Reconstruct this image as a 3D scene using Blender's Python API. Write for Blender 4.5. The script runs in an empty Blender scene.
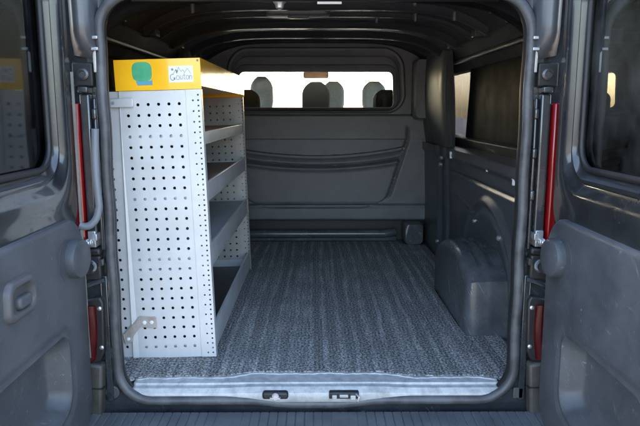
import bpy, bmesh, math, random
from mathutils import Vector, Matrix
random.seed(7)
S = bpy.context.scene
COL = S.collection
R = math.radians

# ------------------------------------------------------------------ materials
MATS = {}
def mat(name, base, rough=.5, metal=0., coat=0., coat_rough=.05, var=.15, vscale=9., dust_tone=0., dust_tone_col=(.3,.3,.29),
        dscale=3., scr=0., scr_col=(.35,.36,.37), bump=0., bscale=300., rvar=.12, spec=.5, ior=1.5):
    m = bpy.data.materials.new(name); m.use_nodes = True
    nt = m.node_tree; N = nt.nodes; L = nt.links
    b = N['Principled BSDF']
    tc = N.new('ShaderNodeTexCoord')
    n1 = N.new('ShaderNodeTexNoise'); n1.inputs['Scale'].default_value = vscale; n1.inputs['Detail'].default_value = 6
    L.new(tc.outputs['Object'], n1.inputs['Vector'])
    r1 = N.new('ShaderNodeMapRange'); r1.inputs['From Min'].default_value = .3; r1.inputs['From Max'].default_value = .7
    r1.inputs['To Min'].default_value = 1-var; r1.inputs['To Max'].default_value = 1+var
    L.new(n1.outputs['Fac'], r1.inputs['Value'])
    vm = N.new('ShaderNodeMix'); vm.data_type = 'RGBA'; vm.blend_type = 'MULTIPLY'; vm.inputs['Factor'].default_value = 1
    vm.inputs['A'].default_value = (*base, 1); L.new(r1.outputs['Result'], vm.inputs['B'])
    col = vm.outputs['Result']
    rough_add = None
    if dust_tone > 0:
        n2 = N.new('ShaderNodeTexNoise'); n2.inputs['Scale'].default_value = dscale; n2.inputs['Detail'].default_value = 9
        n2.inputs['Roughness'].default_value = .72
        L.new(tc.outputs['Object'], n2.inputs['Vector'])
        r2 = N.new('ShaderNodeMapRange'); r2.inputs['From Min'].default_value = .42; r2.inputs['From Max'].default_value = .8
        r2.inputs['To Max'].default_value = dust_tone
        L.new(n2.outputs['Fac'], r2.inputs['Value'])
        mx = N.new('ShaderNodeMix'); mx.data_type = 'RGBA'; L.new(r2.outputs['Result'], mx.inputs['Factor'])
        L.new(col, mx.inputs['A']); mx.inputs['B'].default_value = (*dust_tone_col, 1); col = mx.outputs['Result']
    if scr > 0:
        for k, (rot, sc) in enumerate((((.3,.5,.9),(140,9,14)),((1.1,.2,2.0),(12,170,10)),((.7,1.3,.1),(75,75,75)))):
            mp = N.new('ShaderNodeMapping'); mp.inputs['Rotation'].default_value = rot
            L.new(tc.outputs['Object'], mp.inputs['Vector'])
            ms = N.new('ShaderNodeVectorMath'); ms.operation = 'MULTIPLY'; ms.inputs[1].default_value = sc
            L.new(mp.outputs['Vector'], ms.inputs[0])
            ns = N.new('ShaderNodeTexNoise'); ns.inputs['Scale'].default_value = 1; ns.inputs['Detail'].default_value = 3
            L.new(ms.outputs[0], ns.inputs['Vector'])
            rs = N.new('ShaderNodeMapRange'); rs.inputs['From Min'].default_value = .65; rs.inputs['From Max'].default_value = .76
            rs.inputs['To Max'].default_value = scr
            L.new(ns.outputs['Fac'], rs.inputs['Value'])
            nk = N.new('ShaderNodeTexNoise'); nk.inputs['Scale'].default_value = 5+k; nk.inputs['Detail'].default_value = 4
            L.new(mp.outputs['Vector'], nk.inputs['Vector'])
            rk = N.new('ShaderNodeMapRange'); rk.inputs['From Min'].default_value = .48; rk.inputs['From Max'].default_value = .66
            L.new(nk.outputs['Fac'], rk.inputs['Value'])
            mk = N.new('ShaderNodeMath'); mk.operation = 'MULTIPLY'
            L.new(rs.outputs['Result'], mk.inputs[0]); L.new(rk.outputs['Result'], mk.inputs[1])
            mx = N.new('ShaderNodeMix'); mx.data_type = 'RGBA'; L.new(mk.outputs[0], mx.inputs['Factor'])
            L.new(col, mx.inputs['A']); mx.inputs['B'].default_value = (*scr_col, 1); col = mx.outputs['Result']
    L.new(col, b.inputs['Base Color'])
    rr = N.new('ShaderNodeMapRange'); rr.inputs['From Min'].default_value = .3; rr.inputs['From Max'].default_value = .7
    rr.inputs['To Min'].default_value = max(.02, rough*(1-rvar)); rr.inputs['To Max'].default_value = min(1, rough*(1+rvar))
    L.new(n1.outputs['Fac'], rr.inputs['Value']); L.new(rr.outputs['Result'], b.inputs['Roughness'])
    b.inputs['Metallic'].default_value = metal
    b.inputs['IOR'].default_value = ior
    b.inputs['Specular IOR Level'].default_value = spec
    b.inputs['Coat Weight'].default_value = coat; b.inputs['Coat Roughness'].default_value = coat_rough
    if bump > 0:
        nb = N.new('ShaderNodeTexNoise'); nb.inputs['Scale'].default_value = bscale; nb.inputs['Detail'].default_value = 3
        L.new(tc.outputs['Object'], nb.inputs['Vector'])
        bp = N.new('ShaderNodeBump'); bp.inputs['Strength'].default_value = bump; bp.inputs['Distance'].default_value = .002
        L.new(nb.outputs['Fac'], bp.inputs['Height']); L.new(bp.outputs['Normal'], b.inputs['Normal'])
    MATS[name] = m
    return m

PAINT = mat('black_paint', (.014,.017,.021), .28, coat=1, coat_rough=.06, dust_tone=.22, dust_tone_col=(.16,.17,.18), dscale=5, scr=.25, bump=.03, bscale=25)
DOORP = mat('door_paint', (.013,.0145,.017), .30, coat=.7, coat_rough=.06, dust_tone=.14, dust_tone_col=(.20,.205,.21), dscale=3.5, scr=.15, scr_col=(.4,.41,.42), bump=.03, bscale=25)
FARALU = mat('shaded_grey_metal', (.40,.39,.38), .45, metal=.2, var=.1, dust_tone=.5, dust_tone_col=(.24,.20,.18), dscale=6)  # far end's copy of the light grey metal, its shade put into the colour
PAINT_IN = mat('inner_paint', (.022,.025,.029), .34, coat=.6, coat_rough=.12, dust_tone=.25, dust_tone_col=(.15,.15,.15), dscale=4, scr=.2)
CAP = mat('satin_paint', (.05,.053,.06), .36, coat=.35, coat_rough=.2, var=.08)
TRIM = mat('door_trim_plastic', (.048,.053,.060), .45, dust_tone=.18, dust_tone_col=(.22,.235,.25), dscale=4, scr=.65, scr_col=(.28,.29,.3), bump=.25, bscale=420)
PLAST = mat('dark_plastic', (.055,.057,.060), .48, dust_tone=.2, dust_tone_col=(.14,.14,.14), dscale=4, bump=.2, bscale=380)
BULK = mat('bulkhead_plastic', (.112,.115,.121), .5, dust_tone=.15, dust_tone_col=(.12,.12,.12), dscale=2, scr=.10, scr_col=(.2,.2,.2), bump=.2, bscale=350)
WALL = mat('side_lining_plastic', (.055,.060,.068), .34, dust_tone=.3, dust_tone_col=(.12,.125,.13), dscale=5, scr=.2, bump=.15, bscale=200)
ARCH = mat('wheel_arch_plastic', (.062,.066,.072), .24, dust_tone=.35, dust_tone_col=(.14,.15,.16), dscale=9, scr=.9, bump=.1, bscale=150)
ROOF = mat('roof_lining', (.018,.017,.017), .55, dust_tone=.15, dust_tone_col=(.08,.075,.07), dscale=4)
BOW = mat('roof_bow_paint', (.026,.024,.023), .42, coat=.25, coat_rough=.3)
RUBBER = mat('rubber_seal', (.050,.052,.056), .45, var=.25, vscale=14, dust_tone=.4, dust_tone_col=(.2,.21,.22), dscale=7)
BLACK = mat('black_rubber', (.012,.012,.013), .5)
PILLAR_LIT = mat('lit_pillar_paint', (.10,.10,.095), .55, dust_tone=.6, dust_tone_col=(.24,.235,.22), dscale=6, scr=.3)  # left pillar only; the light reflected there is put into the paint colour
EDGE = mat('door_edge_sealer', (.20,.20,.175), .55, dust_tone=.4, dust_tone_col=(.3,.29,.25), dscale=14, scr=.2)
ALU = mat('light_grey_metal', (.60,.60,.595), .40, metal=.2, var=.06, vscale=5, dust_tone=.5, dust_tone_col=(.40,.41,.42), dscale=4.5, scr=.2, scr_col=(.5,.52,.54))
ALU2 = mat('shelf_metal', (.58,.59,.60), .36, metal=.25, var=.08, dust_tone=.3, dust_tone_col=(.3,.3,.3), dscale=6, scr=.3)
SHELFMAT = mat('shelf_mat', (.27,.185,.14), .6, dust_tone=.4, dust_tone_col=(.1,.08,.07), dscale=12, bump=.2, bscale=200)
SHELFGREY = mat('shelf_mat_grey', (.34,.36,.37), .5, dust_tone=.4, dust_tone_col=(.3,.31,.32), dscale=9)
YEL = mat('yellow_powder_coat', (1.0,.51,.010), .14, var=.04, coat=.6, coat_rough=.04, dust_tone=.06, dust_tone_col=(.6,.4,.1), bump=.02, bscale=180)
SILL = mat('sill_metal', (.47,.47,.465), .5, metal=.1, var=.05, vscale=70, dust_tone=1.0, dust_tone_col=(.20,.20,.20), dscale=26, scr=.8, scr_col=(.20,.205,.21), bump=.08, bscale=200)
STEEL = mat('zinc_steel', (.55,.56,.57), .35, metal=.8, dust_tone=.3, dust_tone_col=(.25,.24,.22), dscale=25)
RUST = mat('worn_bracket', (.50,.46,.43), .45, metal=.4, dust_tone=.9, dust_tone_col=(.36,.19,.12), dscale=22, var=.2)
WHITE = mat('white_sticker', (.80,.80,.79), .45, var=.03)
INK = mat('grey_ink', (.28,.27,.30), .6, var=.2)
GREEN = mat('green_sticker', (.055,.36,.17), .4, var=.12, vscale=40)
BLUEST = mat('teal_print', (.10,.33,.42), .4, var=.1)
PINK = mat('pink_print', (.55,.16,.13), .4, var=.1)
BRIGHT = mat('white_plastic', (.72,.74,.75), .4)
BUMP = mat('bumper_plastic', (.082,.087,.093), .46, dust_tone=.4, dust_tone_col=(.2,.21,.215), dscale=6, scr=.3, scr_col=(.3,.31,.32), bump=.3, bscale=240)
CORNER = mat('weathered_plastic', (.045,.041,.036), .55, dust_tone=.22, dust_tone_col=(.2,.19,.165), dscale=8, bump=.2, bscale=250)
REDL = mat('red_lens', (.17,.003,.005), .16, var=.08, coat=.5, coat_rough=.03)
REDD = mat('dark_red_lens', (.05,.002,.003), .22, var=.3, vscale=20, spec=.25)
REFL = mat('clear_lens', (.55,.30,.25), .12, metal=.3)
HOSE = mat('grey_hose', (.15,.165,.185), .42, var=.1)
SEATF = mat('seat_fabric', (.030,.027,.025), .8, var=.25, vscale=60, bump=.4, bscale=300)
SEATG = mat('flare_hazed_fabric', (.34,.37,.38), .75, var=.15, vscale=60, bump=.4, bscale=300)  # front row; pale because window flare is put into the fabric colour
MIRR = mat('warm_reflection_mirror', (.30,.16,.09), .3)  # warm reflection in the mirror is put into its base colour
PANEL = mat('inner_metal_panel', (.005,.005,.0055), .65, spec=.06, dust_tone=.1, dust_tone_col=(.03,.028,.026))

def glass(name, tint, gloss_col=(1,1,1), rough=.0, dirt_haze=0., dirt_haze_col=(.35,.37,.36)):
    m = bpy.data.materials.new(name); m.use_nodes = True
    nt = m.node_tree; N = nt.nodes; L = nt.links
    N.remove(N['Principled BSDF']); out = N['Material Output']
    t = N.new('ShaderNodeBsdfTransparent'); t.inputs['Color'].default_value = (*tint, 1)
    g = N.new('ShaderNodeBsdfGlossy'); g.inputs['Roughness'].default_value = rough; g.inputs['Color'].default_value = (*gloss_col, 1)
    fr = N.new('ShaderNodeFresnel')
    ge = N.new('ShaderNodeNewGeometry'); bi = N.new('ShaderNodeMapRange')      # same index on both faces of a thin pane
    bi.inputs['To Min'].default_value = 1.5; bi.inputs['To Max'].default_value = 1/1.5
    L.new(ge.outputs['Backfacing'], bi.inputs['Value']); L.new(bi.outputs['Result'], fr.inputs['IOR'])
    mx = N.new('ShaderNodeMixShader')
    L.new(fr.outputs['Fac'], mx.inputs['Fac']); L.new(t.outputs[0], mx.inputs[1]); L.new(g.outputs[0], mx.inputs[2])
    last = mx.outputs[0]
    if dirt_haze > 0:
        tc = N.new('ShaderNodeTexCoord'); n = N.new('ShaderNodeTexNoise'); n.inputs['Scale'].default_value = 3.2; n.inputs['Detail'].default_value = 8
        n.inputs['Roughness'].default_value = .62
        L.new(tc.outputs['Object'], n.inputs['Vector'])
        r = N.new('ShaderNodeMapRange'); r.inputs['From Min'].default_value = .4; r.inputs['From Max'].default_value = .75; r.inputs['To Max'].default_value = dirt_haze
        L.new(n.outputs['Fac'], r.inputs['Value'])
        d = N.new('ShaderNodeBsdfDiffuse'); d.inputs['Color'].default_value = (*dirt_haze_col, 1)
        m2 = N.new('ShaderNodeMixShader'); L.new(r.outputs['Result'], m2.inputs['Fac']); L.new(last, m2.inputs[1]); L.new(d.outputs[0], m2.inputs[2])
        last = m2.outputs[0]
    L.new(last, out.inputs['Surface'])
    return m
GL_CLEAR = glass('clear_glass', (.86,.9,.9), dirt_haze=.06)
GL_FRONT = glass('dusty_hazed_windscreen', (.86,.9,.9), dirt_haze=.25, dirt_haze_col=(.6,.62,.6))  # film holds dust plus flare haze put in as pale colour
GL_BULK = glass('partition_glass', (.9,.92,.92), gloss_col=(.25,.25,.25), dirt_haze=.0)
GL_TINT = glass('privacy_glass', (.035,.04,.045), gloss_col=(.36,.38,.42), rough=.06, dirt_haze=.02)
GL_PATCHY = glass('patchy_privacy_glass', (.035,.04,.042), dirt_haze=.13)  # patchy pale film on the right door's pane
GL_SIDE = glass('smoked_glass', (.02,.02,.02), dirt_haze=.02)
GL_SLIT = glass('side_glass', (.215,.235,.27), dirt_haze=.06)

def carpet_mat():
    m = bpy.data.materials.new('speckled_carpet'); m.use_nodes = True
    nt = m.node_tree; N = nt.nodes; L = nt.links; b = N['Principled BSDF']
    tc = N.new('ShaderNodeTexCoord')
    def noise(scale, vec=None, detail=3, rough=.6):
        n = N.new('ShaderNodeTexNoise'); n.inputs['Scale'].default_value = scale; n.inputs['Detail'].default_value = detail
        n.inputs['Roughness'].default_value = rough
        if vec is None: L.new(tc.outputs['Object'], n.inputs['Vector'])
        else:
            v = N.new('ShaderNodeVectorMath'); v.operation = 'MULTIPLY'; v.inputs[1].default_value = vec
            L.new(tc.outputs['Object'], v.inputs[0]); L.new(v.outputs[0], n.inputs['Vector'])
        return n.outputs['Fac']
    def rng(x, a, b_, c=0., d=1.):
        r = N.new('ShaderNodeMapRange'); r.inputs['From Min'].default_value = a; r.inputs['From Max'].default_value = b_
        r.inputs['To Min'].default_value = c; r.inputs['To Max'].default_value = d; L.new(x, r.inputs['Value']); return r.outputs['Result']
    def mix(f, a, b_):
        x = N.new('ShaderNodeMix'); x.data_type = 'RGBA'
        L.new(f, x.inputs['Factor'])
        for s, v in (('A', a), ('B', b_)):
            if isinstance(v, tuple): x.inputs[s].default_value = (*v, 1)
            else: L.new(v, x.inputs[s])
        return x.outputs['Result']
    def math_(op, a, b_):
        x = N.new('ShaderNodeMath'); x.operation = op
        for i, v in enumerate((a, b_)):
            if isinstance(v, (int, float)): x.inputs[i].default_value = v
            else: L.new(v, x.inputs[i])
        return x.outputs[0]
    sx = N.new('ShaderNodeSeparateXYZ'); L.new(tc.outputs['Object'], sx.inputs[0])
    wob = rng(noise(30, detail=2), 0, 1, -.4, .4)
    ribs = math_('SINE', math_('ADD', math_('MULTIPLY', sx.outputs['X'], 2*math.pi/.0145), math_('MULTIPLY', wob, 3)), 0)
    rib = rng(ribs, -1, .6, .74, 1)
    band = rng(math_('SINE', math_('ADD', math_('MULTIPLY', sx.outputs['X'], 2*math.pi/.064), math_('MULTIPLY', noise(1, (5,.9,1), 3), 9)), 0), .25, .9, 0, .95)
    grain = noise(115, (1,.85,1), 4, .85)
    grain2 = noise(330, detail=2, rough=.7)
    g_ = math_('ADD', math_('MULTIPLY', grain, .72), math_('MULTIPLY', grain2, .28))
    speck = rng(g_, .45, .585)
    c = mix(math_('MULTIPLY', speck, rib), (.026,.0265,.027), (.46,.455,.44))
    streak = rng(noise(1, (15, .5, 1), 4, .6), .46, .68, 0, 1.0)
    patch = rng(noise(4.5, detail=6), .35, .62, .15, 1)
    fleck = rng(g_, .47, .57)
    wear = math_('MULTIPLY', math_('MULTIPLY', math_('MAXIMUM', streak, band), patch), math_('ADD', math_('MULTIPLY', fleck, .85), .08))
    c = mix(wear, c, (.68,.67,.65))
    L.new(c, b.inputs['Base Color']); b.inputs['Roughness'].default_value = .95
    b.inputs['Specular IOR Level'].default_value = .15
    bp = N.new('ShaderNodeBump'); bp.inputs['Strength'].default_value = .8; bp.inputs['Distance'].default_value = .006
    L.new(math_('ADD', math_('MULTIPLY', rib, .5), g_), bp.inputs['Height']); L.new(bp.outputs['Normal'], b.inputs['Normal'])
    return m
CARPET = carpet_mat()
ASPH = mat('pale_paving', (.24,.205,.17), .9, var=.3, vscale=60, dust_tone=.4, dust_tone_col=(.16,.14,.12), dscale=2, bump=.6, bscale=120)

# ------------------------------------------------------------------ mesh builder
class MB:
    def __init__(s): s.v = []; s.f = []
    def add(s, vs, fs):
        o = len(s.v); s.v += [tuple(v) for v in vs]; s.f += [tuple(i+o for i in f) for f in fs]; return s
    def box(s, x0, x1, y0, y1, z0, z1):
        return s.add([(x,y,z) for x in (x0,x1) for y in (y0,y1) for z in (z0,z1)],
                     [(0,1,3,2),(4,6,7,5),(0,4,5,1),(2,3,7,6),(0,2,6,4),(1,5,7,3)])
    def loft(s, loops, closed=True, cap0=False, cap1=False):
        n = len(loops[0]); vs = [p for l in loops for p in l]; fs = []
        for a in range(len(loops)-1):
            for i in range(n if closed else n-1):
                j = (i+1) % n
                fs.append((a*n+i, a*n+j, (a+1)*n+j, (a+1)*n+i))
        if cap0: fs.append(tuple(range(n-1,-1,-1)))
        if cap1: fs.append(tuple((len(loops)-1)*n+i for i in range(n)))
        return s.add(vs, fs)
    def tube(s, path, r, n=10, closed=False, ry=None, caps=True):
        P = [Vector(p) for p in path]; loops = []
        m = len(P); prev = None
        for i, p in enumerate(P):
            a = P[(i-1) % m] if (closed or i > 0) else p
            b = P[(i+1) % m] if (closed or i < m-1) else p
            t = (b-a).normalized()
            if prev is None:
                u = t.orthogonal().normalized()
                if abs(t.y) < .9: u = (Vector((0,1,0)) - t*t.y).normalized()
            else: u = (prev - t*prev.dot(t)).normalized()
            prev = u; w = t.cross(u)
            rad = r[i] if isinstance(r, (list, tuple)) else r
            rr = rad if ry is None else ry
            loops.append([p + u*math.cos(2*math.pi*k/n)*rr + w*math.sin(2*math.pi*k/n)*rad for k in range(n)])
        if closed: loops.append(loops[0])
        return s.loft(loops, True, caps and not closed, caps and not closed)
    def cyl(s, p0, p1, r0, r1=None, n=24): return s.tube([p0, p1], [r0, r1 if r1 is not None else r0], n)
    def lathe(s, c, ax, prof, n=32):
        c = Vector(c); ax = Vector(ax).normalized(); u = ax.orthogonal().normalized(); w = ax.cross(u)
        return s.loft([[c + ax*h + (u*math.cos(2*math.pi*k/n)+w*math.sin(2*math.pi*k/n))*max(r,1e-4) for k in range(n)] for r, h in prof], True, True, True)
    def prism(s, pts, axis, a, b):
        def mk(p, t):
            return {'x': (t,p[0],p[1]), 'y': (p[0],t,p[1]), 'z': (p[0],p[1],t)}[axis]
        return s.loft([[mk(p,a) for p in pts], [mk(p,b) for p in pts]], True, True, True)
    def build(s, name, m, parent=None, bevel=0., smooth=35, solid=0., loc=None, seg=2, weld=False):
        bm = bmesh.new(); vs = [bm.verts.new(v) for v in s.v]
        for f in s.f:
            try: bm.faces.new([vs[i] for i in f])
            except ValueError: pass
        if weld: bmesh.ops.remove_doubles(bm, verts=bm.verts, dist=1e-5)
        bmesh.ops.recalc_face_normals(bm, faces=bm.faces)
        for f in bm.faces: f.smooth = smooth > 0
        me = bpy.data.meshes.new(name); bm.to_mesh(me); bm.free()
        if smooth > 0: me.set_sharp_from_angle(angle=R(smooth))
        me.materials.append(m)
        o = bpy.data.objects.new(name, me); COL.objects.link(o)
        if parent: o.parent = parent
        if solid:
            md = o.modifiers.new('thick', 'SOLIDIFY'); md.thickness = solid; md.offset = 0
        if bevel:
            md = o.modifiers.new('bevel', 'BEVEL'); md.width = bevel; md.segments = seg; md.limit_method = 'ANGLE'; md.angle_limit = R(40)
            md.harden_normals = False
        return o

def rrect(a0, a1, b0, b1, r, n=10, taper=0.):
    """rounded rectangle, list of (a, b), same count for the same n; taper narrows the top"""
    out = []
    for ca, cb, st in ((a1-r, b1-r, 0), (a0+r, b1-r, 90), (a0+r, b0+r, 180), (a1-r, b0+r, 270)):
        for k in range(n+1):
            t = R(st + 90*k/n); a = ca + r*math.cos(t); b = cb + r*math.sin(t)
            if taper: a -= taper*(1 if a > (a0+a1)/2 else -1)*(b-b0)/(b1-b0)
            out.append((a, b))
    # extra points along the straight runs for cleaner lofts
    return out
def xz(l, y): return [(a, y, b) for a, b in l]
def yz(l, x): return [(x, a, b) for a, b in l]
def smooth_step(a, b, x):
    t = max(0, min(1, (x-a)/(b-a))); return t*t*(3-2*t)
def grid(fn, u0, u1, v0, v1, nu, nv):
    m = MB(); vs = [fn(u0+(u1-u0)*i/nu, v0+(v1-v0)*j/nv) for i in range(nu+1) for j in range(nv+1)]
    fs = [(i*(nv+1)+j, (i+1)*(nv+1)+j, (i+1)*(nv+1)+j+1, i*(nv+1)+j+1) for i in range(nu) for j in range(nv)]
    return m.add(vs, fs)
def empty(name, label, cat, loc=(0,0,0), group=None):
    o = bpy.data.objects.new(name, None); COL.objects.link(o); o.location = loc; o.empty_display_size = .1
    o['label'] = label; o['category'] = cat
    if group: o['group'] = group
    return o

# ------------------------------------------------------------------ ground
g = MB().add([(-80,-80,-.56),(80,-80,-.56),(80,120,-.56),(-80,120,-.56)], [(0,1,2,3)]).build('ground', ASPH, smooth=0)
g['kind'] = 'structure'

# ------------------------------------------------------------------ the van
van = empty('van', 'black van seen through its open rear doors into the dark load bay', 'van', (0,0,-.56))
VZ = .56
def part(mb, name, m, parent=None, **k):
    o = mb.build(name, m, parent or van, **k)
    if parent is None or parent is van: o.location = (0,0,VZ)
    return o

# --- outer shell: rear face with the opening, sides with window holes, roof, nose
OPEN = rrect(-.712, .712, -.072, 1.345, .125, 12)
sh = MB()
sh.loft([xz(rrect(-.97,.97,-.30,1.56,.12,12), .10), xz(rrect(-.95,.95,-.29,1.545,.12,12), .03), xz(rrect(-.90,.90,-.25,1.50,.11,12), .012),
         xz(rrect(-.80,.80,-.14,1.42,.12,12), .012), xz(OPEN, .010), xz(OPEN, .06)])
for m_ in (-1, 1):
    x0, x1 = sorted((m_*.955, m_*.97))
    holes = [(2.75, 4.05, .76, 1.28)]
    if m_ > 0: holes = [(1.86, 2.46, .765, 1.225)] + holes
    y = .10
    for (ya, yb, za, zb) in holes:
        sh.box(x0, x1, y, ya, -.28, 1.52); sh.box(x0, x1, ya, yb, -.28, za); sh.box(x0, x1, ya, yb, zb, 1.52); y = yb
    sh.box(x0, x1, y, 4.35, -.28, 1.52)
    sh.box(x0, x1, 4.35, 5.5, -.28, .76)
sh.box(-.955, .955, .10, 4.3, 1.50, 1.54)
sh.box(-.955, .955, 4.95, 5.5, .72, .76); sh.box(-.955, .955, 5.48, 5.52, -.28, .76)
for m_ in (-1, 1):
    sh.prism([(4.3,1.54),(4.22,1.50),(4.86,.76),(4.96,.76)], 'x', m_*.88, m_*.97)
part(sh, 'body_shell', PAINT, bevel=.004)
part(MB().add([(-.88,4.27,1.51),(.88,4.27,1.51),(.88,4.92,.76),(-.88,4.92,.76)], [(0,1,2,3)]), 'windscreen', GL_FRONT, smooth=0)
part(MB().box(-.95,.95,4.35,4.95,.55,.70), 'dashboard', PLAST, bevel=.03)
for m_ in (-1, 1):
    part(MB().box(*sorted((m_*.958, m_*.964)), 2.75, 4.05, .76, 1.28), 'side_window', GL_CLEAR, smooth=0)
part(MB().box(.958,.964,1.86,2.46,.765,1.225), 'side_window', GL_SLIT, smooth=0)
part(MB().box(-.95,.95,.072,5.45,-.10,-.012), 'load_floor', PLAST)
# tyres under the body so that the van stands on the ground
for m_ in (-1, 1):
    for yy in (.95, 4.35):
        w = part(MB().lathe((m_*.84, yy, -.245), (m_,0,0), [(.19,-.10),(.30,-.10),(.315,-.07),(.315,.07),(.30,.10),(.19,.10)], 36), 'tyre', BLACK)

# --- door seal round the opening
def seal_path():
    l = rrect(-.696, .696, -.054, 1.327, .118, 14)
    pts = []
    for i, p in enumerate(l):
        q = l[(i+1) % len(l)]
        d = math.hypot(q[0]-p[0], q[1]-p[1]); n = max(1, int(d/.03))
        for k in range(n): pts.append((p[0]+(q[0]-p[0])*k/n, p[1]+(q[1]-p[1])*k/n))
    out = []
    for x, z in pts:
        # the bottom run bows down under the latch
        dip = -.014*math.exp(-((x)/.17)**4) if z < 0 else 0
        out.append((x + .0016*math.sin(z*23), -.008, z + dip))
    return out
sp = seal_path()
s = MB(); s.tube(sp, .0165, 14, True, ry=.016)
part(s, 'door_seal', RUBBER, smooth=60)
s2 = MB(); s2.tube([(x*1.0 - (.011 if x > 0 else -.006)*(1 if abs(x) > .6 else 0), .022, z + (.014 if z < .1 and abs(x) < .6 else (-.014 if z > 1.25 and abs(x)<.6 else 0))) for x,y,z in sp], (.006), 8, True, ry=.018)
part(s2, 'seal_lip', BLACK, smooth=60)

# --- load bay linings
def wall(m_, y0, y1, nu):
    def fn(y, z):
        x = .835 - .015*smooth_step(.2,.72,z)
        r = math.hypot(y-.86, z-.02)
        x -= .026*smooth_step(.54,.50,r)*smooth_step(.30,.50,r)            # pressed ring round the wheel arch
        x += .016*smooth_step(.505,.475,r)*smooth_step(.44,.475,r)
        x += .012*math.exp(-((z-.595)/.010)**2)*smooth_step(.2,.3,y)*smooth_step(1.75,1.6,y)
        x -= .020*math.exp(-((y-1.78)/.03)**4)
        x += .018*math.exp(-((y-1.88)/.018)**2)
        x -= .030*smooth_step(1.95,2.0,y)
        x -= .018*smooth_step(.66,.69,z)
        x -= .006*math.exp(-((z-.42-.10*(y-1))/.012)**2)*smooth_step(.9,1.1,y)*smooth_step(1.72,1.6,y)
        return (m_*x, y, z)
    return grid(fn, y0, y1, -.01, .735, nu, 150)
for m_ in (-1, 1):
    w = wall(m_, .06, 2.50, 400)
    w.loft([[(m_*.79,.06,.735),(m_*.79,2.5,.735)], [(m_*.955,.06,.745),(m_*.955,2.5,.745)]], False)
    part(w, 'side_lining', WALL, smooth=50)
# upper side structure: window header, rear pillar, middle pillar
for m_ in (-1, 1):
    u = MB()
    u.prism([(m_*.955,1.50),(m_*.955,1.19),(m_*.905,1.19),(m_*.85,1.245),(m_*.80,1.32),(m_*.72,1.385),(m_*.70,1.42),(m_*.70,1.50)], 'y', .06, 2.52)
    u.prism([(m_*.955,.74),(m_*.905,.735),(m_*.88,.79),(m_*.90,.80),(m_*.955,.80)], 'y', .06, 2.52)
    part(u, 'roof_rail', ROOF, bevel=.006)
    r = MB(); r.tube([(m_*.775,.16,1.335),(m_*.775,2.46,1.335)], .022, 12)
    r.tube([(m_*.845,.2,1.245),(m_*.845,2.3,1.245)], .014, 10)
    for yy in (.42,.95,1.5,2.05):
        r.box(*sorted((m_*.74, m_*.815)), yy-.035, yy+.035, 1.30, 1.345)
    part(r, 'cable_duct', BOW, bevel=.004)
    p = MB()
    p.prism([(m_*.955,.06),(m_*.955,.40),(m_*.90,.36),(m_*.80,.28),(m_*(.722 if m_<0 else .745),.13),(m_*(.697 if m_<0 else .735),.06)], 'z', -.01, 1.36)
    part(p, 'rear_pillar', PILLAR_LIT if m_ < 0 else PAINT_IN, bevel=.008)
    # middle pillar trim, bowed
    p = MB(); loops = []
    for k in range(13):
        z = .735 + .58*k/12; b = .030*math.sin(math.pi*k/12)
        loops.append([(m_*(x - (.035*(k/12)**2)), y, .715+.60*k/12) for x, y in ((.850,1.735),(.846-b*.3,1.712),(.836-b*.6,1.708),(.832-b*.7,1.722),(.824-b,1.720),(.816-b,1.716),(.810-b,1.732),(.801-b,1.745),(.798-b,1.80),(.800-b,1.88),(.800-b,1.97),(.800-b,2.485),(.855,2.485))])
    p.loft(loops, True, True, True)
    part(p, 'middle_pillar_trim', PLAST, smooth=40)
    if m_ < 0:
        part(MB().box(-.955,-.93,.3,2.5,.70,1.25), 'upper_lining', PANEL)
    else:
        q = MB(); q.prism([(.38,.745),(1.66,.745),(1.70,.80),(1.62,1.20),(1.60,1.255),(.38,1.255)], 'x', .90, .945)
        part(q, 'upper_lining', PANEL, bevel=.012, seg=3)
# padded cover in the far right corner, beside the bulkhead window
c = MB(); c.loft([xz(rrect(.690,.865,.895,1.315,.03,6), y) for y in (2.49,2.36)] + [xz(rrect(.70,.855,.905,1.305,.03,6), 2.335)], True, False, True)
part(c, 'corner_pad', BULK, smooth=60)
# roof
def roof(x, y):
    z = 1.425 - .10*abs(x/.75)**5 - .0*y
    z += .006*math.sin(y*18)*smooth_step(.7,.5,abs(x))
    return (x, y, z)
part(grid(roof, -.78, .78, .07, 2.52, 40, 120), 'roof_lining', ROOF, smooth=60)
for (yy, h, wd) in ((.30,.05,.07),(.80,.03,.05),(1.06,.022,.03),(1.40,.035,.07),(1.86,.035,.07),(2.20,.02,.04)):
    b = MB(); loops = []
    for k in range(31):
        x = -.76+1.52*k/30; zt = 1.428-.10*abs(x/.75)**5
        loops.append([(x, yy-wd, zt), (x, yy-wd*.55, zt-h*.8), (x, yy-wd*.3, zt-h), (x, yy+wd*.3, zt-h), (x, yy+wd*.55, zt-h*.8), (x, yy+wd, zt)])
    b.loft(loops, True, True, True)
    part(b, 'roof_bow', BOW, smooth=50)
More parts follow.
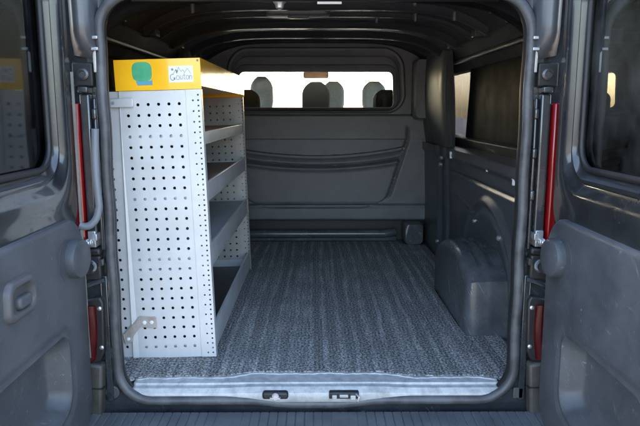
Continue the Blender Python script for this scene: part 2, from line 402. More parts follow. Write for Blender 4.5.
# rear header inside the opening, its catch, its sticker and small clips
hd = MB(); loops = []
for k in range(41):
    x = -.72+1.44*k/40; d = .11*abs(x/.72)**6
    loops.append([(x,.055,1.40),(x,.055,1.326-d),(x,.075,1.318-d),(x,.13,1.322-d),(x,.16,1.345-d),(x,.20,1.42)])
hd.loft(loops, True, True, True)
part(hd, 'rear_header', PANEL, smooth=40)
ct = MB(); ct.lathe((-.122,.10,1.325), (0,0,-1), [(.022,0),(.022,.008),(.016,.014),(.013,.026),(.004,.032)], 20)
part(ct, 'door_catch', STEEL)
part(MB().box(-.075,-.02,.052,.0545,1.333,1.337).box(.005,.085,.058,.0605,1.305,1.322), 'warning_sticker', WHITE)
for (x, y, z) in ((.395,.5,1.375),(.46,.9,1.37),(.58,.62,1.335),(.30,1.1,1.392),(-.50,.55,1.355)):
    part(MB().lathe((x,y,z), (0,0,-1), [(.010,-.03),(.010,.0),(.007,.006),(.003,.008)], 14), 'roof_clip', PLAST)

lm = MB(); lm.loft([[(x, y, z) for x, y in rrect(-.235+g,.065-g,.86+g,.98-g,.03,5)] for g, z in ((0,1.43),(0,1.398),(.006,1.390),(.02,1.387))], True, False, True)
lamp = part(lm, 'roof_module', PLAST, smooth=45)
MB().loft([[(x, y, z) for x, y in rrect(-.13+g,-.03-g,.885+g,.955-g,.015,5)] for g, z in ((0,1.389),(0,1.382),(.006,1.380))], True, False, True).build('lamp_lens', PLAST, lamp, smooth=45)
# --- wheel arches
def arch(m_):
    y0, y1, xi, xo = .485, 1.235, .645, .85
    n = 26
    pts = [(y0-.010, -.01), (y0-.004,.05), (y0, .12), (y0+.004,.19)]
    for k in range(n+1):
        t = k/n
        pts.append((y0+.010+(y1-y0-.02)*t, .235 + .095*(1-abs(2*t-1)**2.6)))
    pts += [(y1-.004,.19),(y1,.12),(y1+.004,.05),(y1+.010,-.01)]
    cy = (y0+y1)/2; N_ = len(pts)
    def loop(x, ins, rib=0.):
        out = []
        for i, (yy, z) in enumerate(pts):
            t = i/(N_-1); r_ = rib*smooth_step(.20,.27,t)
            e = ins + r_
            dy = e if yy < cy else -e
            k_ = 1-abs(yy-cy)/(y1-y0)*2
            out.append((m_*x, yy+dy*(1-max(0,k_)**.7), z - e*smooth_step(.05,.25,z)))
        return out
    a = MB()
    a.loft([loop(xo,0), loop(.79,0), loop(.787,0,.014), loop(.765,0,.014), loop(.760,0,0), loop(.740,0,0), loop(.736,.001,.014), loop(.714,.002,.014),
            loop(.709,.002), loop(.685,.003), loop(.672,.006), loop(.662,.011), loop(.654,.018), loop(.648,.027), loop(xi,.038)], False, False, True)
    return a
for m_ in (-1, 1):
    part(arch(m_), 'wheel_arch', ARCH, smooth=42)
# pale fixings on the right lining
for (px, y, z) in ((.812,.46,.682),(.812,.86,.70),(.812,1.32,.705),(.80,1.62,.705)):
    part(MB().box(px-.006,px+.01,y-.014,y+.014,z-.006,z+.012).box(px-.006,px+.01,y-.006,y+.006,z-.028,z-.006), 'lining_clip', BRIGHT, bevel=.002)
for (y, z) in ((1.90,.66),(1.92,.615),(1.95,.105)):
    part(MB().lathe((.80,y,z), (-1,0,0), [(.014,-.01),(.014,.004),(.008,.010),(.001,.011)], 16), 'fixing_stud', STEEL)
for y in (.62, 1.05):
    part(MB().lathe((.808,y,.40), (-1,0,0), [(.012,-.01),(.012,.004),(.006,.009),(.001,.010)], 14), 'fixing_stud', STEEL)

# --- bulkhead with its window
bk = MB()
bk.loft([xz(rrect(-.95,.95,.15,1.46,.03,10), 2.500), xz(rrect(-.66,.66,.935,1.405,.15,10,.03), 2.495), xz(rrect(-.645,.645,.945,1.392,.14,10,.03), 2.478),
         xz(rrect(-.63,.63,.950,1.380,.13,10,.03), 2.480), xz(rrect(-.618,.618,.955,1.345,.11,10,.03), 2.502), xz(rrect(-.612,.612,.957,1.335,.10,10,.03), 2.496),
         xz(rrect(-.60,.60,.962,1.285,.07,10,.02), 2.512), xz(rrect(-.595,.595,.965,1.278,.065,10,.02), 2.506), xz(rrect(-.572,.572,.975,1.240,.04,10,.014), 2.525),
         xz(rrect(-.566,.566,.98,1.232,.035,10,.012), 2.525), xz(rrect(-.566,.566,.98,1.232,.035,10,.012), 2.55)])
bulk = part(bk, 'bulkhead', BULK, smooth=30)
wl = rrect(-.585,.585,.968,1.245,.035,10,.012)
MB().loft([xz(wl, 2.536), xz(wl, 2.540)], True, True, True).build('window_pane', GL_BULK, bulk)
def relief(x, z):
    z1 = .633+.16*x*x; z2 = .543+.15*x*x
    h = .026
    # upper plate ends in a shadow line, below it the curved pocket lip stands out
    up = smooth_step(z1-.010, z1+.004, z)
    lip = smooth_step(z2+.012, z2-.004, z)
    xs = .655 - max(0,(.75-z))*.31
    xs = xs if z > .34 else xs - .11*((.34-z)/.08)**2
    inside = smooth_step(xs+.01, xs-.012, abs(x))
    lo = smooth_step(.262,.280,z)
    dark = math.exp(-((z-z1+.012)/.011)**2)
    mid = -.024*dark + .016*smooth_step(z1-.02, z2+.03, z)
    crease = -.016*math.exp(-((z-z2-.016)/.006)**2)
    pocket = inside*((1-up)*(lip*(.034+.012*math.exp(-((z-z2+.010)/.016)**2)) + (1-lip)*(mid+crease)) + up*.040)
    if z < .75:
        h = pocket*lo if z > .245 else .022*smooth_step(.262,.235,z)
        if abs(x) > xs-.012 and z > .245: h = (1-inside)*.028 + pocket*lo*inside
        groove = math.exp(-((abs(x)-xs-.012)/.010)**2); h -= .024*groove*smooth_step(.30,.36,z)
        if .225 < z <= .29: h = h*.4 + .6*(.022*smooth_step(.258,.236,z)+.030*lo*inside+.028*(1-inside)*lo)
    else:
        groove = math.exp(-((abs(x)-.668)/.010)**2); h = .026 - .020*groove*smooth_step(.86,.80,z)
    edge = min(1, (.93-z)/.012, (z-.150)/.015, (.845-abs(x))/.02); edge = max(0, edge)
    h *= edge**.5 if edge < 1 else 1
    return (x, 2.488-h, z)
part(grid(relief, -.845, .845, .150, .93, 200, 160), 'bulkhead_panel', BULK, smooth=50)
# cross tube on the floor under the bulkhead and the step block on the right
ft = MB(); ft.tube([(-.82,2.46,.052),(.50,2.46,.052),(.56,2.46,.060),(.585,2.47,.066)], .030, 14)
ft.box(-.83,.60,2.475,2.50,-.005,.03)
part(ft, 'floor_rail', ARCH, bevel=.003)
sb = MB(); sb.loft([xz(rrect(.640,.785,-.01,.150,.035,6), y) for y in (2.52,2.37)] + [xz(rrect(.650,.775,-.005,.140,.03,6), 2.35)], True, False, True)
part(sb, 'step_block', ARCH, smooth=60)
# added black board, keeps cab light out of the gap under the bulkhead
part(MB().box(-.95,.95,2.56,2.60,-.01,.96), 'light_block_board', BLACK)

# --- seats beyond the bulkhead
def seat(name, x, y, w, fabric, hw, hz0, hz1, hd=.09):
    b = MB(); loops = []
    for k in range(9):
        z = .05 + .82*k/8; t = k/8
        loops.append([(x+a*(1-.12*t*t), y-.02+.10*(1-t)+bb, z) for a, bb in rrect(-w/2,w/2,-.07,.07,.05,5)])
    b.loft(loops, True, True, True)
    o = part(b, 'seat_back', fabric, smooth=60)
    h = MB(); prof = []
    for k in range(13):
        t = k/12; z = hz0+(hz1-hz0)*t
        sc = (1-max(0,(t-.55)/.45)**2.6*.62)*(1-.14*max(0,(.25-t)/.25)**2)
        dd = (1-max(0,(t-.6)/.4)**2.5*.6)
        prof.append([(x+a*sc, y+bb*dd, z) for a, bb in rrect(-hw/2,hw/2,-hd/2,hd/2,.036,5)])
    h.loft(prof, True, True, True)
    h.build('headrest', fabric, o, smooth=60)
    for sx in (-.06,.06): MB().cyl((x+sx,y,.84),(x+sx,y,hz0+.03),.007,n=8).build('headrest_post', STEEL, o)
    return o
for x in (-.535, 0.0, .545): seat('rear', x, 2.80, .50, SEATF, .215, .93, 1.175 if x == 0 else 1.115)
for x, wd in ((-.485,.205),(.155,.20),(.52,.215)): seat('front', x, 3.60, .48, SEATG, wd, .97, 1.255 if x < 0 else 1.215)
m = MB(); m.loft([[(x*1.0,4.16+bb,1.30+a) for a,bb in rrect(-.035*s_,.035*s_,-.02,.02,.015,4)] for x,s_ in ((-.125,.6),(-.115,1),(.115,1),(.125,.6))], True, True, True)
m.cyl((0,4.16,1.33),(0,4.21,1.50),.01)
part(m, 'rear_view_mirror', MIRR)

# --- sill: scuffed metal plate, latch hole and striker
def silltop(x):
    return .080 + .036*smooth_step(.36,.22,abs(x+.0)) - .016*smooth_step(.60,.66,abs(x))
sl = MB(); loops = []
for k in range(121):
    x = -.655+1.31*k/120
    b = .018*smooth_step(.36,.20,abs(x)); yb = silltop(x)
    e = .005*math.sin(x*37)*math.sin(x*11+1)+.002*math.sin(x*151)
    loops.append([(x,-.012-b*.5,-.048-b*.4),(x,-.006-b*.5,-.030+b*.3),(x,.008,-.017+b*.3),(x,.030,-.0155+b*.25),(x,.034,-.0085+b*.1),(x,yb-.014+e,-.0075),(x,yb-.011+e,-.0045),(x,yb+.02,-.0045)])
sl.loft(loops, False)
part(sl, 'sill_plate', SILL, smooth=22, solid=.002)
part(MB().box(-.190,-.098,-.026,.006,-.045,-.018), 'latch_slot', BLACK, bevel=.008)
lt = MB(); lt.tube([(-.160+.0,-.026,-.036),(-.160,-.040,-.034),(-.128,-.040,-.034),(-.128,-.026,-.036)], .004, 8)
lt.lathe((-.143,-.031,-.032),(0,-.8,.6),[(.0125,0),(.0125,.006),(.007,.009),(.001,.009)],18)
part(lt, 'latch_striker', RUST)
part(MB().box(.045,.150,-.026,.004,-.043,-.018), 'latch_slot', BLACK, bevel=.004)
lt = MB(); lt.box(.056,.072,-.034,-.022,-.040,-.026).box(.082,.112,-.034,-.022,-.034,-.024).box(.120,.138,-.036,-.022,-.042,-.026)
lt.tube([(.138,-.02,-.024),(.150,-.038,-.030),(.146,-.038,-.046)], .004, 8)
part(lt, 'latch_striker', STEEL, bevel=.002)

# --- bumper step
bp = MB(); loops = []
nx = 640
for k in range(nx+1):
    x = -1.0+2.0*k/nx
    gphase = ((x+1.0)/.031) % 1.0
    d = -.0035*smooth_step(.86,.92,gphase)*smooth_step(1.0,.94,gphase)
    if abs(x) > .80: d = 0
    e = .05*smooth_step(.80,1.0,abs(x))
    lift = .02*smooth_step(.74,.86,abs(x))
    loops.append([(x,.011,-.112+lift),(x,-.012,-.104+lift),(x,-.024,-.092+d+lift),(x,-.11,-.094+d+lift),(x,-.18+e,-.100+d+lift),(x,-.205+e,-.112),(x,-.215+e,-.14),(x,-.20+e,-.36),(x,.08,-.36)])
bp.loft(loops, False)
part(bp, 'rear_bumper', BUMP, smooth=40)

# --- pillar hardware on both sides of the opening
for m_ in (-1, 1):
    X = lambda x: m_*x
    bx = lambda mb, x0, x1, *r: mb.box(*sorted((m_*x0, m_*x1)), *r)
    # painted corner cap hanging down from the roof
    c = MB(); loops = []
    for k in range(17):
        t = k/16; z = 1.56 - (1.56-1.118)*t
        sc = 1 - .55*max(0,(t-.86)/.14)**2
        xa, xb = .700, .787 + .01*(1-t)
        dep = .075*(1-.75*max(0,(t-.80)/.20)**2)
        lp = []
        for j in range(13):
            q = j/12; x = xa+(xb-xa)*q
            lp.append((X(x), .012-dep*(math.sin(math.pi*min(1,.05+.95*q))**.55 if 0 < q < 1 else 0), z + .018*q*max(0,(t-.8)/.2) ))
        loops.append(lp)
    c.loft(loops, False)
    part(c, 'corner_cap', CAP, smooth=60)
    k_ = MB(); 
    for z in (1.183,1.148): bx(k_, .694,.716,-.034,-.004,z,z+.010)
    bx(k_, .706,.716,-.02,.01,1.08,1.22)
    part(k_, 'cap_clip', STEEL, bevel=.002)
    # upper hinge recess with its bolt
    h = MB(); bx(h,.722,.790,-.012,.012,1.035,1.112)
    hp = part(h, 'hinge_plate', BLACK, bevel=.006)
    MB().lathe((X(.752),-.012,1.074),(0,-1,0),[(.019,0),(.019,.008),(.013,.012),(.012,.012),(.010,.006),(.001,.006)],18).build('hinge_bolt', PAINT_IN, hp)
    h2 = MB(); bx(h2,.733,.765,-.040,.012,1.015,1.034); h2.cyl((X(.80),-.03,1.02),(X(.80),-.03,1.12),.012)
    part(h2, 'upper_hinge', PAINT, bevel=.004)
    # channel moulding beside the seal
    ch = MB(); bx(ch,.735,.767,-.022,.012,.55,1.012); bx(ch,.718,.730,-.012,.012,.49,1.0)
    for z in (.93,.80,.66): bx(ch,.716,.732,-.020,-.008,z,z+.035)
    part(ch, 'pillar_moulding', PAINT, bevel=.006, seg=3)
    # upper tail lamp strip
    tl = MB(); tl.prism([(X(.769 if m_<0 else .774),.0),(X(.770 if m_<0 else .775),-.027),(X(.780),-.034),(X(.86),-.012),(X(.94),.05),(X(.94),.07),(X(.80),.02)], 'z', .488, .982)
    t1 = part(tl, 'tail_lamp', REDL, bevel=.004)
    # check strap
    cs = MB(); bx(cs,.738,.764,-.030,.012,.505,.560); bx(cs,.730,.745,-.042,.0,.530,.552)
    cs.cyl((X(.745),-.040,.525),(X(.772),-.052,.519),.009,n=10); cs.cyl((X(.768),-.052,.520),(X(.80),-.058,.514),.0045,n=8)
    for q in (.748,.760): cs.lathe((X(q),-.046,.525),(1,0,.1),[(.004,-.004),(.012,-.003),(.012,.003),(.004,.004)],10)
    part(cs, 'check_strap', STEEL, bevel=.002)
    # lower hinge
    lh = MB(); bx(lh,.726,.795,-.030,.012,.475,.500); bx(lh,.730,.800,-.018,.012,.385,.475)
    part(lh, 'lower_hinge', BLACK, bevel=.008)
    lb = MB(); lb.lathe((X(.765),-.018,.437),(0,-1,0),[(.026,0),(.026,.010),(.017,.016),(.016,.016),(.012,.010),(.001,.010)],20)
    bx(lb,.722,.734,-.026,.0,.44,.462)
    part(lb, 'hinge_bolt', PAINT_IN, bevel=.001)
    ls = MB(); ls.tube([(X(.722),-.014,.388),(X(.76),-.026,.378),(X(.80),-.03,.360)], .008, 8)
    part(ls, 'drip_edge', PAINT)
    # lower lamp with black rim and two screws
    rim = MB(); rim.prism([(X(.728),.31),(X(.738),.33),(X(.805),.315),(X(.805),.075),(X(.748),.098),(X(.733),.135)], 'y', -.024, .012)
    lo = part(rim, 'lower_lamp', BLACK, bevel=.006)
    ln = MB(); loops = []
    for k in range(9):
        z = .105+.195*k/8
        xo_ = .754 + .010*(1-k/8) - .006*math.sin(math.pi*k/8)
        loops.append([(X(xo_),-.024,z),(X(xo_+.004),-.036,z),(X(xo_+.025),-.044,z+.004),(X(.83),-.030,z+.012),(X(.87),.0,z+.012),(X(.87),.02,z)])
    ln.loft(loops, True, True, True); ln.build('lamp_lens', REDD, lo, smooth=60)
    MB().add([],[]).loft([[(X(x),y,z) for x,y in ((.787,-.0455),(.800,-.0435),(.800,-.040),(.787,-.042))] for z in (.125,.150,.175,.200)],True,True,True).build('reflector', REFL, lo)
    for z in (.290,.150):
        MB().lathe((X(.741),-.024,z),(0,-1,0),[(.0075,0),(.0075,.004),(.004,.006),(.001,.006)],12).build('screw', STEEL, lo)
    # lower corner of the body
    lc = MB(); lc.prism([(X(.738),.088),(X(.86),.108),(X(.90),-.11),(X(.752),-.105)], 'y', -.040, .012)
    part(lc, 'bumper_end', CORNER, bevel=.010, seg=3)
    lc = MB(); lc.prism([(X(.738),.002),(X(.90),.010),(X(.90),.014),(X(.738),.006)], 'y', -.0425, -.02)
    part(lc, 'trim_line', BLACK)
    gp = MB()
    if m_ < 0: gp.lathe((X(.722),.008,-.028),(0,-1,0),[(.026,0),(.026,.006),(.020,.011),(.016,.008),(.001,.008)],24)
    else: bx(gp,.700,.735,-.006,.012,-.052,-.012)
    part(gp, 'drain_plug', PLAST, bevel=.003)
    pf = MB(); bx(pf,.716,.74,-.006,.012,-.06,.40)
    part(pf, 'pillar_flange', PAINT, bevel=.004)

# grey wiring hose from the left pillar to the left door
hp = []
for k in range(25):
    t = k/24
    if t < .6: hp.append((-.718-.006*math.sin(t*5), -.030, .90-.26*t/.6))
    else:
        a = (t-.6)/.4*math.pi*.62; hp.append((-.722-.045*(1-math.cos(a))-.0, -.030-.03*(t-.6), .64-.062*math.sin(a)))
hs = MB(); hs.tube(hp, .0125, 12)
part(hs, 'wiring_hose', HOSE, smooth=60)

# ------------------------------------------------------------------ rear doors (part of the van), opened square
def door(m_):
    XI = .775
    X = lambda d: m_*(XI+d)          # d > 0 goes out, away from the load bay
    o = MB(); n = 12
    W = (-.680, -.188, .782, 1.345)   # window opening y0 y1 z0 z1
    def lp(ins_h, ins_f, ins_t, ins_b, r, d):
        return yz(rrect(-.775+ins_f, -.048-ins_h, -.135+ins_b, 1.46-ins_t, r, n), X(d))
    def wl(g, r, d, gb=None): return yz(rrect(W[0]-g, W[1]+g, W[2]-(g if gb is None else gb), W[3]+g, r, n), X(d))
    o.loft([lp(.0,0,0,0,.10,.085), lp(-.004,-.004,-.004,-.004,.10,.078), lp(0,0,0,0,.10,.030), lp(.004,.004,.004,.004,.10,.016), lp(.010,.010,.010,.010,.10,.012),
            lp(.0101,.0101,.0101,.0101,.10,.075), lp(.0102,.0102,.0102,.700,.10,.075), lp(.0103,.0103,.0103,.700,.10,.012),
            lp(.014,.014,.014,.704,.10,.006), lp(.018,.018,.018,.708,.10,.001), wl(.108,.128,.0,.150), wl(.100,.125,-.001,.132), wl(.090,.122,-.004,.112), wl(.058,.118,-.004,.078), wl(.050,.112,.000,.066), wl(.041,.106,.016,.052), wl(.033,.102,.019,.040),
            wl(.028,.099,.011,.032), wl(.021,.094,.010,.024), wl(.015,.09,.022,.016), wl(.0,.08,.030), wl(.0,.08,.06), wl(.02,.08,.085), lp(.0,0,0,0,.10,.085)])
    d = part(o, 'rear_door', DOORP, smooth=38)
    s = MB(); ring = rrect(W[0]+.004, W[1]-.004, W[2]+.004, W[3]-.004, .078, 16)
    s.tube([(X(.028), a, b) for a, b in ring], .010, 8, True); s.build('window_seal', BLACK, d, smooth=60)
    gl = rrect(W[0]-.008, W[1]+.008, W[2]-.008, W[3]+.008, .085, 10)
    MB().loft([yz(gl, X(.040)), yz(gl, X(.045))], True, True, True).build('window_pane', GL_TINT if m_ < 0 else GL_PATCHY, d)
    # lower trim panel with chamfered top corner and a storage pocket
    def trim_loop(ins, dd):
        P = []
        base = rrect(-.755+ins, -.080-ins, -.118+ins, .625-ins, .11-ins*.5, n)
        for (a, b) in base:
            P.append((X(dd), a, b))
        return P
    def chamf(l):
        out = []
        for x, a, b in l:
            # top hinge-side corner is cut lower and the foot of the panel runs in under the door
            if b < .05 and a > -.2: a -= .05*((.05-b)/.17)**2
            out.append((x, a, b))
        return out
    def pk(g, r, dd):
        l = rrect(-.735-g, -.258+g, -.035-g, .285+g, r, n)
        out = []
        for a, b in l:
            # lower edge slopes down, away from the hinge
            if b < .10: a -= 0
            t = (a+.735)/.477
            bb = b + (.09*max(0, t) if b < .12 else 0)
            out.append((X(dd), a, bb))
        return out
    t = MB()
    t.loft([chamf(trim_loop(-.002,.006)), chamf(trim_loop(.0,-.010)), chamf(trim_loop(.006,-.016)), chamf(trim_loop(.014,-.018)),
            pk(.045,.075,-.020), pk(.030,.065,-.020), pk(.024,.062,-.016), pk(.012,.058,-.016), pk(.006,.055,-.018), pk(.0,.05,-.014), pk(-.010,.045,.010), pk(-.024,.04,.040), pk(-.035,.035,.048), pk(-.08,.03,.050)], True, False, True)
    t.build('inner_trim', TRIM, d, smooth=38)
    # round rest pad
    p = MB(); p.lathe((X(-.018), -.222, .508), (-m_,0,0), [(.066,-.004),(.066,.002),(.058,.002),(.054,-.003),(.001,-.003)], 36)
    p.build('pad_dish', TRIM, d, smooth=40)
    q = MB(); q.lathe((X(-.018), -.186, .505), (-m_,-.10,0), [(.062,-.004),(.062,.022),(.058,.032),(.048,.037),(.001,.039)], 40)
    q.build('rest_pad', TRIM, d, smooth=40)
    # bare sealer strip along the hinge edge, with holes
    if m_ < 0:
        e = MB()
        e.prism([(-.039,.12),(-.040,1.08),(-.047,1.08),(-.047,.12)], 'x', X(.006), X(-.001)); e.build('edge_strip', EDGE, d)
        hb = MB(); y0, z0 = -.540, .490
        hb.loft([[(X(dd), y0+a, z0+b) for a, b in rrect(-.078-g,.062+g,-.040-g,.040+g,r-.004,8,.010)] for g, r, dd in
                 ((.012,.034,-.016),(.010,.034,-.030),(.004,.032,-.036),(-.003,.030,-.036),(-.007,.029,-.031),(-.012,.027,-.021),(-.022,.022,-.0195))], True, False, True)
        hn = hb.build('handle_recess', PLAST, d, smooth=45)
        lv = MB(); lv.loft([[(X(-.022+dd), y0+a, z0-.004+b) for a, b in rrect(-.030+s_,.040-s_,-.024+s_*.6,.008-s_*.6,.012-s_*.6,5)] for s_, dd in ((.0,.004),(0,-.006),(.004,-.012),(.012,-.014))], True, False, True)
        lv.build('door_handle', STEEL if False else TRIM, d, smooth=50)
    return d
for m_ in (-1, 1): door(m_)

# ------------------------------------------------------------------ carpet
cp = MB()
pts_r = [(.705,.028),(.735,.062),(.745,.13),(.80,.29),(.79,.478),(.648,.478),(.640,.60),(.640,1.14),(.648,1.24),(.80,1.24),(.79,2.30),(.63,2.34),(.60,2.435)]
front = []
for k in range(261):
    x = -.70+1.40*k/260
    front.append((x, silltop(x)*smooth_step(.705,.66,abs(x))+.030*smooth_step(.66,.705,abs(x)) + .0022*math.sin(x*61)*math.sin(x*23+1) + random.uniform(-.0012,.0012)))
out = pts_r[1:] + [(-x,y) for x,y in reversed(pts_r[1:])] + front
cp.prism(out, 'z', -.012, .000)
bmo = cp.build('carpet', CARPET, smooth=0)
bmo['label'] = 'dark grey speckled carpet with pale worn streaks covering the load floor'; bmo['category'] = 'carpet'
bmo.location = (0,0,0)

# ------------------------------------------------------------------ shelving unit
ZL = 0.001
rack = empty('shelving_unit', 'tall perforated light grey metal shelf rack with yellow top tray, standing on the carpet', 'shelving', (-.394,.25,ZL))
rack.rotation_euler = (0, R(-1.65), 0)
LEN = 1.35; TOPZ = 1.035
def perforated(y, cols, rows, hole, x0, x1, z0, z1):
    """sheet in the plane y with octagonal holes at the crossings of cols and rows"""
    mb = MB()
    def cell(xa, xb, za, zb, cx=None, cz=None, r=0):
        if not r:
            mb.add([(xa,y,za),(xb,y,za),(xb,y,zb),(xa,y,zb)], [(0,1,2,3)]); return
        O = [(xb,y,cz),(xb,y,zb),(cx,y,zb),(xa,y,zb),(xa,y,cz),(xa,y,za),(cx,y,za),(xb,y,za)]
        I = []
        for k in range(8):
            t = R(45*k); q = r/ max(abs(math.cos(t)),abs(math.sin(t)))**.2
            I.append((cx+q*math.cos(t), y, cz+q*math.sin(t)))
        mb.add(O+I, [(k,(k+1)%8,8+(k+1)%8,8+k) for k in range(8)])
    def edges(c, a, b):
        e = [a]
        h = (c[1]-c[0])/2
        e.append(c[0]-h)
        for i in range(len(c)-1): e.append((c[i]+c[i+1])/2)
        e.append(c[-1]+h); e.append(b)
        return e
    ex = edges(cols, x0, x1); ez = edges(rows, z0, z1)
    for i in range(len(ex)-1):
        for j in range(len(ez)-1):
            if ex[i+1]-ex[i] < 1e-5 or ez[j+1]-ez[j] < 1e-5: continue
            if 0 < i < len(ex)-2 and 0 < j < len(ez)-2:
                cell(ex[i], ex[i+1], ez[j], ez[j+1], cols[i-1], rows[j-1], hole)
            else: cell(ex[i], ex[i+1], ez[j], ez[j+1])
    return mb
ROWS = [.05+.03896*k for k in range(25)]
COLS = [-.270+.038*k for k in range(6)]
for side, y in ((0, 0.0), (1, LEN)):
    fl = 1 if side == 0 else -1
    ep = perforated(y, COLS, ROWS, .0058, -.300, -.054, .004, TOPZ)
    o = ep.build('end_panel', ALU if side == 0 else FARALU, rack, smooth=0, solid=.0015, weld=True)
    # folded upright along the aisle edge, two columns of small holes
    r1 = [.030+.03896*k for k in range(26)]
    a = perforated(y-.004*fl, [-.028-.0195, -.028], r1, .0034, -.054, -.0185, .004, TOPZ)
    # only the right of the two columns is kept as holes: plain strip on the left
    a = MB()
    p1 = perforated(y-.004*fl, [-.0285,-.0285+.0195], [.0215+.01948*k for k in range(52)], .0034, -.0540, .002, .004, TOPZ)
    # left column has holes at every second place only
    keep = MB()
    bm = None
    a.add(p1.v, p1.f)
    fill = MB()
    for k in range(52):
        if k % 2:
            z = .0215+.01948*k
            a.add([(-.0285+.0046*math.cos(R(45*j)), y-.0046*fl, z+.0046*math.sin(R(45*j))) for j in range(8)], [tuple(range(8))])
    a.add([(-.054,y-.004*fl,.004),(-.054,y,.004),(-.054,y,TOPZ),(-.054,y-.004*fl,TOPZ)], [(0,1,2,3)])
    a.add([(.002,y-.004*fl,.004),(.002,y+.030*fl,.004),(.002,y+.030*fl,TOPZ),(.002,y-.004*fl,TOPZ)], [(0,1,2,3)])
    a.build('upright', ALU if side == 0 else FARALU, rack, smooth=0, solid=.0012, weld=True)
    # flange on the wall side: runs out to the foot, ruled holes along it
    b = MB()
    b.add([(-.300,y,.004),(-.322,y-.006*fl,.004),(-.300,y,TOPZ),(-.296,y-.004*fl,TOPZ)], [(0,1,3,2)])
    b.add([(-.322,y-.006*fl,.004),(-.326,y+.004*fl,.004),(-.296,y-.004*fl,TOPZ),(-.300,y+.004*fl,TOPZ)], [(0,1,3,2)])
    p2 = perforated(y+.006*fl, [-.346,-.346+.038], [.05+.03896*k for k in range(25)], .0056, -.365, -.327, .004, TOPZ)
    v2 = [((x*1.0 if x < -.3272 else -.327), yy, z) for x, yy, z in p2.v]
    keepf = [f for f in p2.f if all(p2.v[i][0] <= -.3268 for i in f)]
    b.add([(-.327,y+.006*fl,.004),(-.318,y+.006*fl,.004),(-.297,y+.006*fl,TOPZ),(-.327,y+.006*fl,TOPZ)], [(0,1,2,3)])
    b.add(p2.v, keepf)
    b.build('side_flange', ALU, rack, smooth=0, solid=.0015)
# shelves: trays with lips all round
def shelf(z, lip, hb, matm, fill=.004):
    t = MB(); x0, x1, y0, y1 = -.345, -.006, .012, LEN-.012
    t.box(x0, x1, y0, y1, z-.004, z)
    t.box(x1-.0025, x1, y0, y1, z-.012, z+lip)
    t.box(x1-.012, x1-.0025, y0, y1, z+lip-.004, z+lip)
    t.box(x0, x0+.0025, y0, y1, z-.010, z+hb)
    t.box(x0+.003, x1-.003, y0, y0+.0025, z-.010, z+hb); t.box(x0+.003, x1-.003, y1-.0025, y1, z-.012, z+hb)
    o = t.build('shelf', ALU2, rack, bevel=.0008)
    MB().box(x0+.004, x1-.014, y0+.004, y1-.004, z+.0005, z+fill).build('shelf_liner', matm, o)
    return o
shelf(.842,.036,.03,SHELFMAT,.034); shelf(.622,.062,.045,SHELFMAT,.040); shelf(.362,.075,.05,SHELFGREY,.068); shelf(.026,.088,.045,PLAST)
# top tray, yellow
tt = MB(); x0, x1 = -.308, .006
tt.box(x0, x1, -.006, -.0035, 1.036, 1.147); tt.box(x0, x1, LEN+.0035, LEN+.006, 1.036, 1.147)
tt.box(x1-.0025, x1, -.0035, LEN+.0035, 1.046, 1.147); tt.box(x0, x0+.0025, -.0035, LEN+.0035, 1.036, 1.147)
tt.box(x0+.0025, x1-.0025, -.0035, LEN+.0035, 1.046, 1.049)
tray = tt.build('top_tray', YEL, rack, bevel=.0008)
for (x, z) in ((-.003,1.138),(-.096,1.108)):
    MB().lathe((x,-.006,z),(0,-1,0),[(.0042,0),(.0042,.002),(.002,.003),(.0005,.003)],12).build('rivet', INK, tray)
# plain green sticker (two-tone) and white sticker with a pencil-like mountain drawing
def outline(pts, y, t, cx, cz, s): return [(cx+a*s, cz+b*s) for a, b in pts]
gp = [(.5*(abs(math.cos(R(t)))**.6)*(1 if math.cos(R(t))>0 else -1), .09+.43*(abs(math.sin(R(t)))**.6)*(1 if math.sin(R(t))>0 else -1)) for t in range(0,360,10)]
MB().prism([(-.207+a*.072, 1.096+b*.080) for a, b in gp], 'y', -.0072, -.006).build('green_sticker', GREEN, tray)
MB().prism([(-.207+a*.072, 1.096+b*.080) for a, b in [(-.34,-.32),(.46,-.32),(.50,-.22),(.50,-.52),(-.26,-.52)]], 'y', -.0071, -.006).build('teal_band', BLUEST, tray)
MB().box(-.110,-.022,-.0071,-.006,1.062,1.120).build('white_sticker', WHITE, tray)
def stroke(mb, pts, w=.0013):
    for (a, b) in zip(pts[:-1], pts[1:]):
        d = Vector((b[0]-a[0], b[1]-a[1])); 
        if d.length < 1e-6: continue
        d.normalize(); n_ = Vector((-d.y, d.x))*w; a_ = (a[0]-d.x*w*.5, a[1]-d.y*w*.5); b_ = (b[0]+d.x*w*.5, b[1]+d.y*w*.5)
        mb.add([(a_[0]+n_.x,-.0076,a_[1]+n_.y),(a_[0]-n_.x,-.0076,a_[1]-n_.y),(b_[0]-n_.x,-.0076,b_[1]-n_.y),(b_[0]+n_.x,-.0076,b_[1]+n_.y)], [(0,1,2,3)])
st = MB(); SX, SZ = -.108, 1.064
def L_(pts): return [(SX+a*.083, SZ+b*.054) for a, b in pts]
stroke(st, L_([(.18,.52),(.30,.80),(.36,.70),(.42,.95),(.52,.66),(.60,.78),(.68,.60),(.80,.86),(.95,.50)]), .0008)
stroke(st, L_([(.30,.80),(.33,.58),(.38,.72)]), .0016)
import_c = lambda cx, cz, rx, rz, a0, a1: [(cx+rx*math.cos(R(a0+(a1-a0)*k/12)), cz+rz*math.sin(R(a0+(a1-a0)*k/12))) for k in range(13)]
stroke(st, L_(import_c(.14,.30,.10,.20,60,360)), .0012)
stroke(st, L_([(.24,.30),(.24,.14),(.16,.30)]), .0010)
stroke(st, L_(import_c(.37,.26,.07,.14,0,360)), .0009)
stroke(st, L_([(.47,.40),(.48,.16),(.56,.16),(.57,.40)]), .0009)
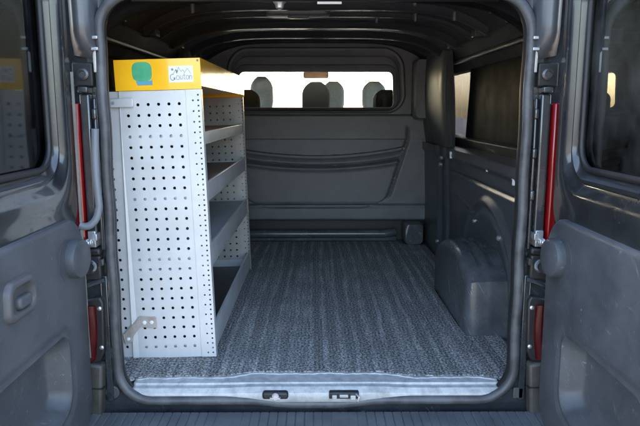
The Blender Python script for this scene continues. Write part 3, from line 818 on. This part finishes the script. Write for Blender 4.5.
stroke(st, L_([(.65,.58),(.64,.18),(.70,.14)]), .0009); stroke(st, L_([(.60,.42),(.71,.42)]), .0008)
stroke(st, L_(import_c(.79,.27,.06,.13,0,360)), .0009)
stroke(st, L_([(.88,.40),(.88,.12)]), .0009); stroke(st, L_([(.88,.30),(.93,.40),(.98,.36),(.98,.12)]), .0009)
st.build('sticker_print', INK, tray, smooth=0)
# brackets that tie the rack to the van wall
ub = MB(); ub.box(-.330,-.246,-.014,-.004,.977,1.010).box(-.345,-.330,-.014,.05,.977,1.010)
ubo = ub.build('upper_bracket', ALU, rack, bevel=.003)
MB().lathe((-.318,-.014,.994),(0,-1,0),[(.006,0),(.006,.003),(.001,.004)],10).build('bolt', INK, ubo)
lb = MB(); lb.prism([(-.285,.178),(-.222,.172),(-.222,.128),(-.285,.134)], 'y', -.0085, -.0045)
lb.prism([(-.285,.178),(-.285,.134),(-.315,.098),(-.318,.078),(-.345,.066),(-.352,.108)], 'y', -.0083, -.0047)
lb.prism([(-.352,.108),(-.345,.066),(-.349,.066),(-.356,.108)], 'y', -.0083, .05)
lbo = lb.build('lower_bracket', RUST, rack, bevel=.001)
for x in (-.268,-.240):
    MB().lathe((x,-.0085,.153),(0,-1,0),[(.0085,0),(.0085,.003),(.005,.005),(.001,.005)],6).build('bolt', BRIGHT, lbo)
MB().lathe((-.335,-.0085,.088),(0,-1,0),[(.007,0),(.007,.003),(.001,.005)],6).build('bolt', BRIGHT, lbo)

# ------------------------------------------------------------------ light
SUN_EL, SUN_AZ = 27, -4       # azimuth from +Y (ahead of the van) towards +X
w = bpy.data.worlds.new('World'); S.world = w; w.use_nodes = True
nt = w.node_tree; sky = nt.nodes.new('ShaderNodeTexSky'); sky.sky_type = 'NISHITA'; sky.sun_disc = False
sky.sun_elevation = R(SUN_EL); sky.sun_rotation = R(SUN_AZ); sky.air_density = 1.0; sky.dust_density = 4.0; sky.ozone_density = .6
nt.links.new(sky.outputs[0], nt.nodes['Background'].inputs[0]); nt.nodes['Background'].inputs[1].default_value = .15
sd = bpy.data.lights.new('sun', 'SUN'); sd.energy = 3.0; sd.angle = R(.5); sd.color = (1,.95,.88)
so = bpy.data.objects.new('sun', sd); COL.objects.link(so)
dirv = Vector((math.sin(R(SUN_AZ))*math.cos(R(SUN_EL)), math.cos(R(SUN_AZ))*math.cos(R(SUN_EL)), math.sin(R(SUN_EL))))
so.rotation_euler = dirv.to_track_quat('Z', 'Y').to_euler(); so.location = (0,0,6)

# ------------------------------------------------------------------ camera
cd = bpy.data.cameras.new('camera'); cam = bpy.data.objects.new('camera', cd); COL.objects.link(cam)
cam.location = (0,-2.075,.96); cam.rotation_euler = (R(90-9.4), 0, R(-.37))
cd.sensor_width = 36; cd.lens = 622/640*36; cd.clip_start = .05; cd.clip_end = 500
S.camera = cam
S.view_settings.view_transform = 'Standard'; S.view_settings.look = 'None'; S.view_settings.exposure = 3.42; S.view_settings.gamma = 1
S.render.engine = 'CYCLES'
try:
    S.cycles.use_denoising = True; S.cycles.max_bounces = 10; S.cycles.diffuse_bounces = 5; S.cycles.transparent_max_bounces = 12
    S.cycles.sample_clamp_indirect = 8
except Exception: pass
